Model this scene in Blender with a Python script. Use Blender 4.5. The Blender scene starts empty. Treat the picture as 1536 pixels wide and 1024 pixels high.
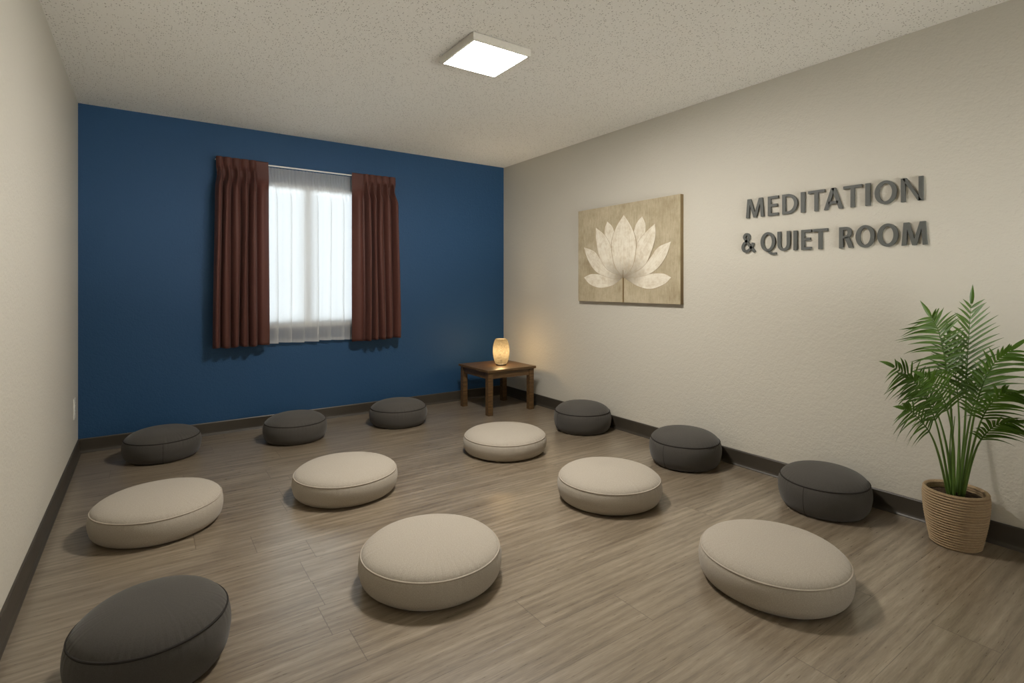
import bpy, bmesh, math, random
from mathutils import Vector, Matrix
PI = math.pi
SKY, SOUTH_SKY, FILL_BAND, SOUTH_FILL_BAND = 0.40, 2.4, 11.5, 24.0      # sky levels, then added below-horizon glow for the ceiling
random.seed(7)
S = bpy.context.scene
C = S.collection

# ------------------------------------------------------------------ dimensions (metres)
XL, XR, D, H = -0.405, 3.246, 4.866, 2.5      # left wall, right wall, blue wall, ceiling
YR = -2.2                                      # wall behind the camera
EYE, FPX, YAW, HOR = 1.1943, 793.41, 0.60408, 428.8

# ------------------------------------------------------------------ material helpers
def new_mat(name):
    m = bpy.data.materials.new(name); m.use_nodes = True
    nt = m.node_tree; nt.nodes.clear()
    out = nt.nodes.new('ShaderNodeOutputMaterial')
    return m, nt, out

def nd(nt, typ, ins=None, **kw):
    n = nt.nodes.new(typ)
    for k, v in kw.items(): setattr(n, k, v)
    for k, v in (ins or {}).items():
        if isinstance(v, bpy.types.NodeSocket): nt.links.new(v, n.inputs[k])
        else: n.inputs[k].default_value = v
    return n

def rgba(c): return (c[0], c[1], c[2], 1.0)

def ramp(nt, fac, stops):
    r = nt.nodes.new('ShaderNodeValToRGB')
    e = r.color_ramp.elements
    while len(e) < len(stops): e.new(0.5)
    for el, (p, c) in zip(e, stops): el.position = p; el.color = rgba(c)
    nt.links.new(fac, r.inputs[0]); return r.outputs[0]

def mixc(nt, fac, a, b, mode='MIX'):
    n = nt.nodes.new('ShaderNodeMix'); n.data_type = 'RGBA'; n.blend_type = mode
    for idx, v in ((0, fac), (6, a), (7, b)):
        if isinstance(v, bpy.types.NodeSocket): nt.links.new(v, n.inputs[idx])
        else: n.inputs[idx].default_value = v if idx == 0 else rgba(v)
    return n.outputs[2]

def math_n(nt, op, a, b=0.0, clamp=False):
    n = nt.nodes.new('ShaderNodeMath'); n.operation = op; n.use_clamp = clamp
    for i, v in enumerate((a, b)):
        if isinstance(v, bpy.types.NodeSocket): nt.links.new(v, n.inputs[i])
        else: n.inputs[i].default_value = v
    return n.outputs[0]

def coords(nt, kind='Object', scale=(1, 1, 1)):
    tc = nt.nodes.new('ShaderNodeTexCoord')
    mp = nd(nt, 'ShaderNodeMapping', {'Vector': tc.outputs[kind], 'Scale': scale})
    return mp.outputs[0]

def noise(nt, vec, scale, detail=3.0, rough=0.55):
    return nd(nt, 'ShaderNodeTexNoise', {'Vector': vec, 'Scale': scale, 'Detail': detail, 'Roughness': rough}).outputs['Fac']

def bump(nt, height, strength, dist, normal=None):
    ins = {'Height': height, 'Strength': strength, 'Distance': dist}
    if normal is not None: ins['Normal'] = normal
    return nd(nt, 'ShaderNodeBump', ins).outputs[0]

def finish(nt, out, color, rough=0.6, normal=None, spec=0.5, metal=0.0, sheen=0.0):
    b = nt.nodes.new('ShaderNodeBsdfPrincipled')
    if isinstance(color, bpy.types.NodeSocket): nt.links.new(color, b.inputs['Base Color'])
    else: b.inputs['Base Color'].default_value = rgba(color)
    if isinstance(rough, bpy.types.NodeSocket): nt.links.new(rough, b.inputs['Roughness'])
    else: b.inputs['Roughness'].default_value = rough
    b.inputs['Specular IOR Level'].default_value = spec
    b.inputs['Metallic'].default_value = metal
    if sheen: b.inputs['Sheen Weight'].default_value = sheen; b.inputs['Sheen Roughness'].default_value = 0.5
    if normal is not None: nt.links.new(normal, b.inputs['Normal'])
    nt.links.new(b.outputs[0], out.inputs[0]); return b

def wall_paint(name, col, rough=0.6, bs=0.5, spec=0.3):
    m, nt, out = new_mat(name)
    v = coords(nt)
    n1 = noise(nt, v, 95, 3.0, 0.5); n2 = noise(nt, v, 38, 2.0, 0.5)
    hgt = math_n(nt, 'ADD', n1, math_n(nt, 'MULTIPLY', n2, 0.9))
    big = noise(nt, v, 1.3, 2.0)
    c = mixc(nt, math_n(nt, 'MULTIPLY', big, 0.25), col, tuple(x * 0.88 for x in col))
    finish(nt, out, c, rough, bump(nt, hgt, bs, 0.004), spec)
    return m

def plain(name, col, rough=0.5, spec=0.5, metal=0.0, ns=30, nb=0.0, var=0.12):
    m, nt, out = new_mat(name)
    v = coords(nt); n = noise(nt, v, ns)
    c = mixc(nt, n, tuple(x * (1 - var) for x in col), tuple(min(1, x * (1 + var)) for x in col))
    finish(nt, out, c, rough, bump(nt, n, nb, 0.002) if nb else None, spec, metal)
    return m

M = {}
M['wall'] = wall_paint('cream wall paint', (0.61, 0.583, 0.515))
M['blue'] = wall_paint('blue wall paint', (0.019, 0.069, 0.158), 0.55, 0.45, 0.3)

# popcorn ceiling: pale, with small dark pits
m, nt, out = new_mat('textured ceiling')
v = coords(nt)
vo = nd(nt, 'ShaderNodeTexVoronoi', {'Vector': v, 'Scale': 96.0, 'Randomness': 1.0})
cell = nd(nt, 'ShaderNodeSeparateColor', {'Color': vo.outputs['Color']}).outputs[0]
pit = math_n(nt, 'MULTIPLY', math_n(nt, 'LESS_THAN', vo.outputs['Distance'], 0.29), math_n(nt, 'GREATER_THAN', cell, 0.60))
n1 = noise(nt, v, 150, 3.0)
c = mixc(nt, n1, (0.80, 0.785, 0.74), (0.93, 0.915, 0.87))
c = mixc(nt, math_n(nt, 'MULTIPLY', pit, 0.7), c, (0.24, 0.21, 0.18))
hgt = math_n(nt, 'SUBTRACT', noise(nt, v, 85, 3.0), math_n(nt, 'MULTIPLY', pit, 0.5))
finish(nt, out, c, 0.9, bump(nt, hgt, 0.5, 0.006), 0.1)
M['ceiling'] = m

# wood plank floor: UV in metres inside each plank, plank tone stored per face
m, nt, out = new_mat('grey brown wood planks')
at = nd(nt, 'ShaderNodeAttribute', attribute_name='plank_tone')
tone = at.outputs['Fac']
uv = nd(nt, 'ShaderNodeUVMap', uv_map='plank_uv').outputs[0]
sp = nd(nt, 'ShaderNodeSeparateXYZ', {'Vector': uv})
off = math_n(nt, 'MULTIPLY', tone, 37.0)
cv = nd(nt, 'ShaderNodeCombineXYZ', {'X': math_n(nt, 'ADD', sp.outputs[0], off), 'Y': math_n(nt, 'ADD', sp.outputs[1], off), 'Z': off}).outputs[0]
def stretch(sx, sy): return nd(nt, 'ShaderNodeMapping', {'Vector': cv, 'Scale': (sx, sy, 1)}).outputs[0]
fine = noise(nt, stretch(5.0, 75.0), 3.0, 5.0, 0.7)
mid = noise(nt, stretch(1.0, 11.0), 2.2, 4.0, 0.6)
wav = nd(nt, 'ShaderNodeTexWave', {'Vector': stretch(0.35, 4.0), 'Scale': 2.2, 'Distortion': 9.0, 'Detail': 3.0, 'Detail Scale': 1.1}, bands_direction='Y').outputs['Fac']
g = math_n(nt, 'ADD', math_n(nt, 'ADD', math_n(nt, 'MULTIPLY', fine, 0.42), math_n(nt, 'MULTIPLY', mid, 0.50)), math_n(nt, 'MULTIPLY', wav, 0.08))
c = ramp(nt, g, [(0.33, (0.108, 0.080, 0.052)), (0.5, (0.218, 0.174, 0.123)), (0.66, (0.335, 0.280, 0.210))])
c = mixc(nt, math_n(nt, 'MULTIPLY', tone, 0.22), c, (0.15, 0.118, 0.085))
seam = math_n(nt, 'MAXIMUM', math_n(nt, 'LESS_THAN', sp.outputs[0], 0.003), math_n(nt, 'LESS_THAN', sp.outputs[1], 0.0022))
c = mixc(nt, math_n(nt, 'MULTIPLY', seam, 0.6), c, (0.055, 0.038, 0.025))
hgt = math_n(nt, 'SUBTRACT', math_n(nt, 'MULTIPLY', fine, 0.5), seam)
rg = math_n(nt, 'ADD', math_n(nt, 'MULTIPLY', fine, 0.22), 0.20)
finish(nt, out, c, rg, bump(nt, hgt, 0.2, 0.002), 1.0)
fb = [n for n in nt.nodes if n.type == 'BSDF_PRINCIPLED'][0]; fb.inputs['Coat Weight'].default_value = 0.5; fb.inputs['Coat Roughness'].default_value = 0.27
M['floor'] = m

def fabric(name, col, weave=640, spec=0.15, sheen=0.15):
    m, nt, out = new_mat(name)
    uv = nd(nt, 'ShaderNodeUVMap', uv_map='cloth_uv').outputs[0]
    def st(sx, sy): return nd(nt, 'ShaderNodeMapping', {'Vector': uv, 'Scale': (sx, sy, 1)}).outputs[0]
    a = noise(nt, st(weave, weave * 0.25), 1.0, 2.0); b = noise(nt, st(weave * 0.25, weave), 1.0, 2.0)
    w = math_n(nt, 'MULTIPLY', math_n(nt, 'ADD', a, b), 0.5)
    big = noise(nt, uv, 6.0, 3.0)
    c = mixc(nt, ramp(nt, w, [(0.36, (0, 0, 0)), (0.64, (1, 1, 1))]), tuple(x * 0.80 for x in col), tuple(x * 1.16 for x in col))
    c = mixc(nt, math_n(nt, 'MULTIPLY', big, 0.3), c, tuple(x * 0.82 for x in col))
    pk = nd(nt, 'ShaderNodeAttribute', attribute_name='pucker').outputs['Fac']
    nrm = bump(nt, pk, 0.3, 0.004)
    finish(nt, out, c, 0.9, bump(nt, w, 0.35, 0.0015, nrm), spec, 0.0, sheen)
    return m
M['beige'] = fabric('oatmeal linen', (0.405, 0.364, 0.308))
M['grey'] = fabric('charcoal linen', (0.070, 0.065, 0.059))
M['beige_cord'] = plain('pale piping cord', (0.40, 0.355, 0.30), 0.85, 0.1, ns=200)
M['grey_cord'] = plain('charcoal piping cord', (0.035, 0.032, 0.030), 0.85, 0.1, ns=200)

# drapes
m, nt, out = new_mat('maroon drape cloth')
v = coords(nt)
w = noise(nt, nd(nt, 'ShaderNodeMapping', {'Vector': v, 'Scale': (260, 260, 60)}).outputs[0], 1.0, 2.0)
c = mixc(nt, w, (0.070, 0.023, 0.017), (0.135, 0.046, 0.034))
pb = finish(nt, out, c, 0.55, bump(nt, w, 0.3, 0.0015), 0.4, 0.0, 0.1)
tl = nd(nt, 'ShaderNodeBsdfTranslucent', {'Color': (0.45, 0.20, 0.17, 1)})
mx = nd(nt, 'ShaderNodeMixShader', {0: 0.22, 1: pb.outputs[0], 2: tl.outputs[0]})
nt.links.new(mx.outputs[0], out.inputs[0])
M['drape'] = m
m, nt, out = new_mat('sheer white voile')
v = coords(nt)
w = noise(nt, nd(nt, 'ShaderNodeMapping', {'Vector': v, 'Scale': (170, 170, 40)}).outputs[0], 1.0, 2.0)
tr = nd(nt, 'ShaderNodeBsdfTransparent', {'Color': (1, 1, 1, 1)})
col = mixc(nt, w, (0.80, 0.81, 0.82), (0.93, 0.94, 0.95))
tl = nd(nt, 'ShaderNodeBsdfTranslucent', {'Color': col}); df = nd(nt, 'ShaderNodeBsdfDiffuse', {'Color': col})
cl = nd(nt, 'ShaderNodeMixShader', {0: 0.40, 1: tl.outputs[0], 2: df.outputs[0]})
mx = nd(nt, 'ShaderNodeMixShader', {0: math_n(nt, 'ADD', math_n(nt, 'MULTIPLY', w, -0.12), 0.76), 1: tr.outputs[0], 2: cl.outputs[0]})
nt.links.new(mx.outputs[0], out.inputs[0]); M['sheer'] = m

m, nt, out = new_mat('window glass')
tr = nd(nt, 'ShaderNodeBsdfTransparent', {'Color': (0.97, 0.985, 0.98, 1)}); gl = nd(nt, 'ShaderNodeBsdfGlossy', {'Roughness': 0.02})
fr = nd(nt, 'ShaderNodeFresnel', {'IOR': 1.45})
mx = nd(nt, 'ShaderNodeMixShader', {0: fr.outputs[0], 1: tr.outputs[0], 2: gl.outputs[0]})
nt.links.new(mx.outputs[0], out.inputs[0]); M['glass'] = m

M['white'] = plain('white vinyl', (0.74, 0.74, 0.72), 0.4)
M['outlet'] = plain('white outlet plastic', (0.80, 0.79, 0.74), 0.35)
M['base'] = plain('dark brown rubber base', (0.050, 0.042, 0.032), 0.42, 0.5, ns=12)
M['letter'] = plain('dark grey sign metal', (0.085, 0.09, 0.084), 0.5, 0.5, ns=80)
M['fixture'] = plain('brushed pale metal', (0.68, 0.655, 0.60), 0.45, 0.5, 0.2, ns=60)
M['dark'] = plain('dark lamp base', (0.03, 0.022, 0.015), 0.5)

m, nt, out = new_mat('brown stained wood')
v = coords(nt, 'Object', (3, 26, 26))
g = noise(nt, v, 2.5, 4.0, 0.6)
c = ramp(nt, g, [(0.3, (0.055, 0.029, 0.011)), (0.55, (0.115, 0.064, 0.025)), (0.75, (0.17, 0.098, 0.042))])
finish(nt, out, c, 0.38, bump(nt, g, 0.1, 0.002), 0.45); M['wood'] = m

def emitter(name, col, strength):
    m, nt, out = new_mat(name)
    e = nd(nt, 'ShaderNodeEmission', {'Color': rgba(col), 'Strength': strength})
    nt.links.new(e.outputs[0], out.inputs[0]); return m
M['diffuser'] = emitter('lit opal diffuser', (1.0, 0.945, 0.86), 122.0)

# woven lamp shade lit from inside by its bulb
m, nt, out = new_mat('lit woven shade')
v = coords(nt)
fib = noise(nt, nd(nt, 'ShaderNodeMapping', {'Vector': v, 'Scale': (120, 120, 45)}).outputs[0], 1.0, 4.0, 0.7)
col = ramp(nt, fib, [(0.34, (0.014, 0.0115, 0.008)), (0.62, (0.046, 0.042, 0.034))])
tl = nd(nt, 'ShaderNodeBsdfTranslucent', {'Color': col}); df = nd(nt, 'ShaderNodeBsdfDiffuse', {'Color': (0.14, 0.12, 0.085, 1)})
s0 = nd(nt, 'ShaderNodeMixShader', {0: 0.35, 1: tl.outputs[0], 2: df.outputs[0]})
tr = nd(nt, 'ShaderNodeBsdfTransparent', {'Color': (1.0, 0.92, 0.78, 1)})       # light escaping through the open weave
s1 = nd(nt, 'ShaderNodeMixShader', {0: 0.33, 1: s0.outputs[0], 2: tr.outputs[0]})
nt.links.new(s1.outputs[0], out.inputs[0]); M['shade'] = m

# palm greens, basket, soil
def leafmat(name, a, b):
    m, nt, out = new_mat(name)
    v = coords(nt); n = noise(nt, v, 9.0, 3.0)
    c = mixc(nt, n, a, b)
    p = finish(nt, out, c, 0.42, None, 0.4)
    tl = nd(nt, 'ShaderNodeBsdfTranslucent', {'Color': c})
    mx = nd(nt, 'ShaderNodeMixShader', {0: 0.22, 1: p.outputs[0], 2: tl.outputs[0]})
    nt.links.new(mx.outputs[0], out.inputs[0]); return m
M['leaf'] = leafmat('palm leaflet', (0.030, 0.074, 0.005), (0.080, 0.155, 0.012))
M['stem'] = leafmat('palm stalk', (0.085, 0.165, 0.028), (0.16, 0.26, 0.06))
m, nt, out = new_mat('coiled seagrass')
uv = nd(nt, 'ShaderNodeUVMap', uv_map='cloth_uv').outputs[0]
tw = nd(nt, 'ShaderNodeTexWave', {'Vector': nd(nt, 'ShaderNodeMapping', {'Vector': uv, 'Scale': (9.0, 5.0, 1)}).outputs[0], 'Scale': 2.0, 'Distortion': 3.0, 'Detail': 3.0, 'Detail Scale': 2.0}, bands_direction='DIAGONAL').outputs['Fac']
nz = noise(nt, coords(nt), 90, 3.0)
c = mixc(nt, math_n(nt, 'MULTIPLY', math_n(nt, 'ADD', tw, nz), 0.5), (0.21, 0.14, 0.075), (0.53, 0.395, 0.245))
finish(nt, out, c, 0.75, bump(nt, tw, 0.4, 0.003), 0.25); M['basket'] = m
m, nt, out = new_mat('potting bark')
n = noise(nt, coords(nt), 60, 5.0, 0.7)
finish(nt, out, ramp(nt, n, [(0.35, (0.012, 0.008, 0.005)), (0.7, (0.10, 0.062, 0.034))]), 0.9, bump(nt, n, 1.0, 0.01), 0.2); M['soil'] = m

# painting
m, nt, out = new_mat('tan painted canvas')
v = coords(nt)
n1 = noise(nt, v, 7.0, 5.0, 0.65); n2 = noise(nt, nd(nt, 'ShaderNodeMapping', {'Vector': v, 'Scale': (1, 90, 14)}).outputs[0], 1.0, 4.0, 0.7)
g = math_n(nt, 'ADD', math_n(nt, 'MULTIPLY', n1, 0.6), math_n(nt, 'MULTIPLY', n2, 0.4))
c = ramp(nt, g, [(0.32, (0.32, 0.26, 0.165)), (0.5, (0.45, 0.385, 0.265)), (0.7, (0.57, 0.50, 0.37))])
finish(nt, out, c, 0.75, bump(nt, n2, 0.15, 0.002), 0.2); M['canvas'] = m
M['canvas_edge'] = plain('brown canvas edge', (0.20, 0.145, 0.075), 0.7, 0.2)
M['paint_line'] = plain('brown paint line', (0.22, 0.15, 0.075), 0.8, 0.1)
m, nt, out = new_mat('ivory petal paint')
uv = nd(nt, 'ShaderNodeUVMap', uv_map='petal_uv').outputs[0]
sp = nd(nt, 'ShaderNodeSeparateXYZ', {'Vector': uv})
streak = noise(nt, nd(nt, 'ShaderNodeMapping', {'Vector': uv, 'Scale': (26, 1.6, 1)}).outputs[0], 1.0, 3.0, 0.6)
blot = noise(nt, coords(nt), 22.0, 4.0, 0.6)
c = ramp(nt, math_n(nt, 'ADD', math_n(nt, 'MULTIPLY', streak, 0.5), math_n(nt, 'MULTIPLY', blot, 0.5)), [(0.36, (0.62, 0.54, 0.41)), (0.56, (0.82, 0.77, 0.66))])
basef = math_n(nt, 'SUBTRACT', math_n(nt, 'ADD', 0.50, math_n(nt, 'MULTIPLY', streak, 0.9)), math_n(nt, 'MULTIPLY', sp.outputs[1], 2.6), True)
c = mixc(nt, basef, c, (0.24, 0.20, 0.145))
edge = math_n(nt, 'ABSOLUTE', math_n(nt, 'SUBTRACT', math_n(nt, 'MULTIPLY', sp.outputs[0], 2.0), 1.0))
c = mixc(nt, math_n(nt, 'MULTIPLY', math_n(nt, 'GREATER_THAN', edge, 0.955), 0.75), c, (0.36, 0.26, 0.135))
finish(nt, out, c, 0.75, bump(nt, streak, 0.15, 0.002), 0.2); M['petal'] = m

# ------------------------------------------------------------------ object helpers
def mesh_obj(name, bm, mats, parent=None, smooth=False, keep=False):
    me = bpy.data.meshes.new(name)
    if not keep: bmesh.ops.recalc_face_normals(bm, faces=bm.faces[:])
    bm.to_mesh(me); bm.free()
    for mm in (mats if isinstance(mats, (list, tuple)) else [mats]): me.materials.append(mm)
    if smooth:
        for p in me.polygons: p.use_smooth = True
    o = bpy.data.objects.new(name, me); C.objects.link(o)
    if parent is not None: o.parent = parent
    return o

def thing(name, label, cat, loc=(0, 0, 0), rz=0.0, group=None):
    o = bpy.data.objects.new(name, None); C.objects.link(o)
    o.empty_display_size = 0.1
    o.location = loc; o.rotation_euler = (0, 0, rz)
    return tag(o, label, cat, group)

def tag(o, label, cat, group=None):
    o['label'] = label; o['category'] = cat
    if group: o['group'] = group
    return o

def struct(o): o['kind'] = 'structure'; return o

def box(bm, x0, x1, y0, y1, z0, z1, mat=0):
    vs = [bm.verts.new(p) for p in ((x0, y0, z0), (x1, y0, z0), (x1, y1, z0), (x0, y1, z0), (x0, y0, z1), (x1, y0, z1), (x1, y1, z1), (x0, y1, z1))]
    for f in ((0, 3, 2, 1), (4, 5, 6, 7), (0, 1, 5, 4), (1, 2, 6, 5), (2, 3, 7, 6), (3, 0, 4, 7)):
        fc = bm.faces.new([vs[i] for i in f]); fc.material_index = mat
    return vs

def bevel(bm, w, seg=2):
    bmesh.ops.bevel(bm, geom=bm.edges[:], offset=w, segments=seg, profile=0.7, affect='EDGES')

def box_obj(name, dims, mat, parent=None, bw=0.0):
    bm = bmesh.new(); box(bm, *dims)
    if bw: bevel(bm, bw)
    return mesh_obj(name, bm, mat, parent)

def lathe(bm, prof, n=64, rfun=None, uvs=None, close=True):
    rings = []
    for (r, z) in prof:
        if r < 1e-6: rings.append([bm.verts.new((0, 0, z))]); continue
        ring = []
        for i in range(n):
            a = 2 * PI * i / n
            k = rfun(a, r, z) if rfun else (1.0, 0.0)
            ring.append(bm.verts.new((r * k[0] * math.cos(a), r * k[0] * math.sin(a), z + k[1])))
        rings.append(ring)
    for A, B in zip(rings, rings[1:]):
        for i in range(n):
            j = (i + 1) % n
            if len(A) == 1 and len(B) == 1: continue
            if len(A) == 1: bm.faces.new((A[0], B[j], B[i]))
            elif len(B) == 1: bm.faces.new((A[i], A[j], B[0]))
            else: bm.faces.new((A[i], A[j], B[j], B[i]))
    return rings

def tube(bm, pts, rad, n=8, caps=True):
    pts = [Vector(p) for p in pts]; rings = []
    up = Vector((0.13, 0.27, 0.95)); prevn = None
    for i, p in enumerate(pts):
        t = (pts[min(i + 1, len(pts) - 1)] - pts[max(i - 1, 0)]).normalized()
        nn = (prevn if prevn is not None else up.cross(t) if abs(up.dot(t)) < 0.95 else Vector((1, 0, 0)).cross(t))
        nn = (nn - t * nn.dot(t)).normalized(); prevn = nn
        b = t.cross(nn); r = rad[i] if isinstance(rad, (list, tuple)) else rad
        rings.append([bm.verts.new(p + (nn * math.cos(2 * PI * k / n) + b * math.sin(2 * PI * k / n)) * r) for k in range(n)])
    for A, B in zip(rings, rings[1:]):
        for k in range(n): bm.faces.new((A[k], A[(k + 1) % n], B[(k + 1) % n], B[k]))
    if caps: bm.faces.new(rings[0][::-1]); bm.faces.new(rings[-1])

def catmull(pts, per=8):
    P = [Vector(p) for p in pts]; out = []
    for i in range(len(P) - 1):
        p0 = P[i - 1] if i > 0 else P[i] * 2 - P[i + 1]
        p1, p2 = P[i], P[i + 1]
        p3 = P[i + 2] if i + 2 < len(P) else P[i + 1] * 2 - P[i]
        for k in range(per):
            t = k / per
            out.append(0.5 * ((2 * p1) + (p2 - p0) * t + (2 * p0 - 5 * p1 + 4 * p2 - p3) * t * t + (3 * p1 - p0 - 3 * p2 + p3) * t ** 3))
    out.append(P[-1]); return out

def smooth01(x): x = max(0.0, min(1.0, x)); return x * x * (3 - 2 * x)

# ------------------------------------------------------------------ the room
# floor of planks running across the room, 19 cm wide, each with its own tone
bm = bmesh.new(); uvl = bm.loops.layers.uv.new('plank_uv'); tl_ = bm.faces.layers.float.new('plank_tone')
W, Y0 = 0.19, 0.128
joint = {9: 0.522, 12: 0.613, 13: 0.405, 15: 0.610, 18: 0.632, 7: 1.150, 6: 1.486}
rng = random.Random(3)
k = math.floor((YR - 0.2 - Y0) / W)
while Y0 + k * W < D + 0.15:
    y0 = Y0 + k * W; y1 = y0 + W
    x = joint.get(k, rng.uniform(1.6, 2.9) if k % 2 else rng.uniform(2.0, 3.0))
    L = 1.83
    while x > XL - 0.15: x -= L
    while x < XR + 0.15:
        a, b = max(x, XL - 0.15), min(x + L, XR + 0.15)
        f = bm.faces.new([bm.verts.new(p) for p in ((a, y0, 0), (b, y0, 0), (b, y1, 0), (a, y1, 0))])
        f[tl_] = rng.random()
        for lp, (u_, v_) in zip(f.loops, ((a - x, 0), (b - x, 0), (b - x, W), (a - x, W))): lp[uvl].uv = (u_ + 1e-4, v_ + 1e-4)
        x += L
    k += 1
vs = [bm.verts.new(p) for p in ((XL - .15, YR - .2, -.1), (XR + .15, YR - .2, -.1), (XR + .15, D + .15, -.1), (XL - .15, D + .15, -.1))]
bm.faces.new(vs[::-1])
struct(mesh_obj('floor', bm, M['floor'], keep=True))
struct(box_obj('ceiling', (XL - .15, XR + .15, YR - .15, D + .15, H, H + .1), M['ceiling']))
struct(box_obj('wall_left', (XL - .15, XL, YR - .15, D + .15, 0, H), M['wall']))
struct(box_obj('wall_right', (XR, XR + .15, YR - .15, D + .15, 0, H), M['wall']))
# rear wall behind the camera: a wide low window added to brighten the room
rx0, rx1, rz0, rz1 = 1.25, XR - .12, .10, 1.05
bm = bmesh.new()
box(bm, XL, rx0, YR - .15, YR, 0, H); box(bm, rx1, XR, YR - .15, YR, 0, H)
box(bm, rx0, rx1, YR - .15, YR, 0, rz0); box(bm, rx0, rx1, YR - .15, YR, rz1, H)
struct(mesh_obj('wall_rear', bm, M['wall']))
bm = bmesh.new()
for dims in ((rx0, rx0 + .05, rz0, rz1), (rx1 - .05, rx1, rz0, rz1), (rx0 + .05, rx1 - .05, rz0, rz0 + .05), (rx0 + .05, rx1 - .05, rz1 - .05, rz1), ((rx0 + rx1) / 2 - .025, (rx0 + rx1) / 2 + .025, rz0 + .05, rz1 - .05)):
    box(bm, dims[0], dims[1], YR - .10, YR - .05, dims[2], dims[3])
struct(mesh_obj('added_fill_window', bm, M['white']))  # frame of the added rear window that lets in fill light
# blue wall with the window opening
wx0, wx1, wz0, wz1 = 0.70, 1.66, 0.835, 2.085
bm = bmesh.new()
xs = [XL, wx0, wx1, XR]; zs = [0, wz0, wz1, H]
for i in range(3):
    for j in range(3):
        if i == 1 and j == 1: continue
        box(bm, xs[i], xs[i + 1], D, D + .15, zs[j], zs[j + 1])
bmesh.ops.remove_doubles(bm, verts=bm.verts[:], dist=1e-5)
struct(mesh_obj('wall_back', bm, M['blue']))
# rubber cove bases
def cove(name, pts2, toe):
    # run: extrude the base profile between two floor points; toe = direction away from the wall
    (ax, ay), (bx, by) = pts2
    prof = [(0.0, 0.0), (0.020, 0.0), (0.0185, 0.004), (0.0135, 0.010), (0.0105, 0.018), (0.0095, 0.03), (0.0095, 0.096), (0.006, 0.102), (0.0, 0.102)]
    bm = bmesh.new(); R = []
    for (px, py) in ((ax, ay), (bx, by)):
        R.append([bm.verts.new((px + toe[0] * d, py + toe[1] * d, z)) for d, z in prof])
    n = len(prof)
    for i in range(n): bm.faces.new((R[0][i], R[0][(i + 1) % n], R[1][(i + 1) % n], R[1][i]))
    bm.faces.new(R[0]); bm.faces.new(R[1][::-1])
    return struct(mesh_obj(name, bm, M['base']))
cove('baseboard_back', ((XL, D), (XR, D)), (0, -1))
cove('baseboard_left', ((XL, YR), (XL, D)), (1, 0))
cove('baseboard_right', ((XR, YR), (XR, D)), (-1, 0))
cove('baseboard_rear', ((XL, YR), (XR, YR)), (0, 1))

# window
bm = bmesh.new()
fy0, fy1 = D + .03, D + .055
fw = 0.055
box(bm, wx0, wx0 + fw, fy0, fy1, wz0, wz1); box(bm, wx1 - fw, wx1, fy0, fy1, wz0, wz1)
box(bm, wx0 + fw, wx1 - fw, fy0, fy1, wz0, wz0 + fw * .6); box(bm, wx0 + fw, wx1 - fw, fy0, fy1, wz1 - .07, wz1)
box(bm, 1.135, 1.20, fy0 - .006, fy1 - .002, wz0 + fw * .6, wz1 - .07)
win = struct(mesh_obj('window_1', bm, M['white']))
p = box_obj('window_pane', (wx0 + fw, 1.135, D + .040, D + .046, wz0 + fw * .6, wz1 - .07), M['glass'], win)
p = box_obj('window_pane', (1.20, wx1 - fw, D + .040, D + .046, wz0 + fw * .6, wz1 - .07), M['glass'], win)
bm = bmesh.new(); box(bm, wx0, wx1, D - .012, D + .03, wz0 - .0, wz0 + .018); bevel(bm, .003)
mesh_obj('window_sill', bm, M['white'], win)

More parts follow.
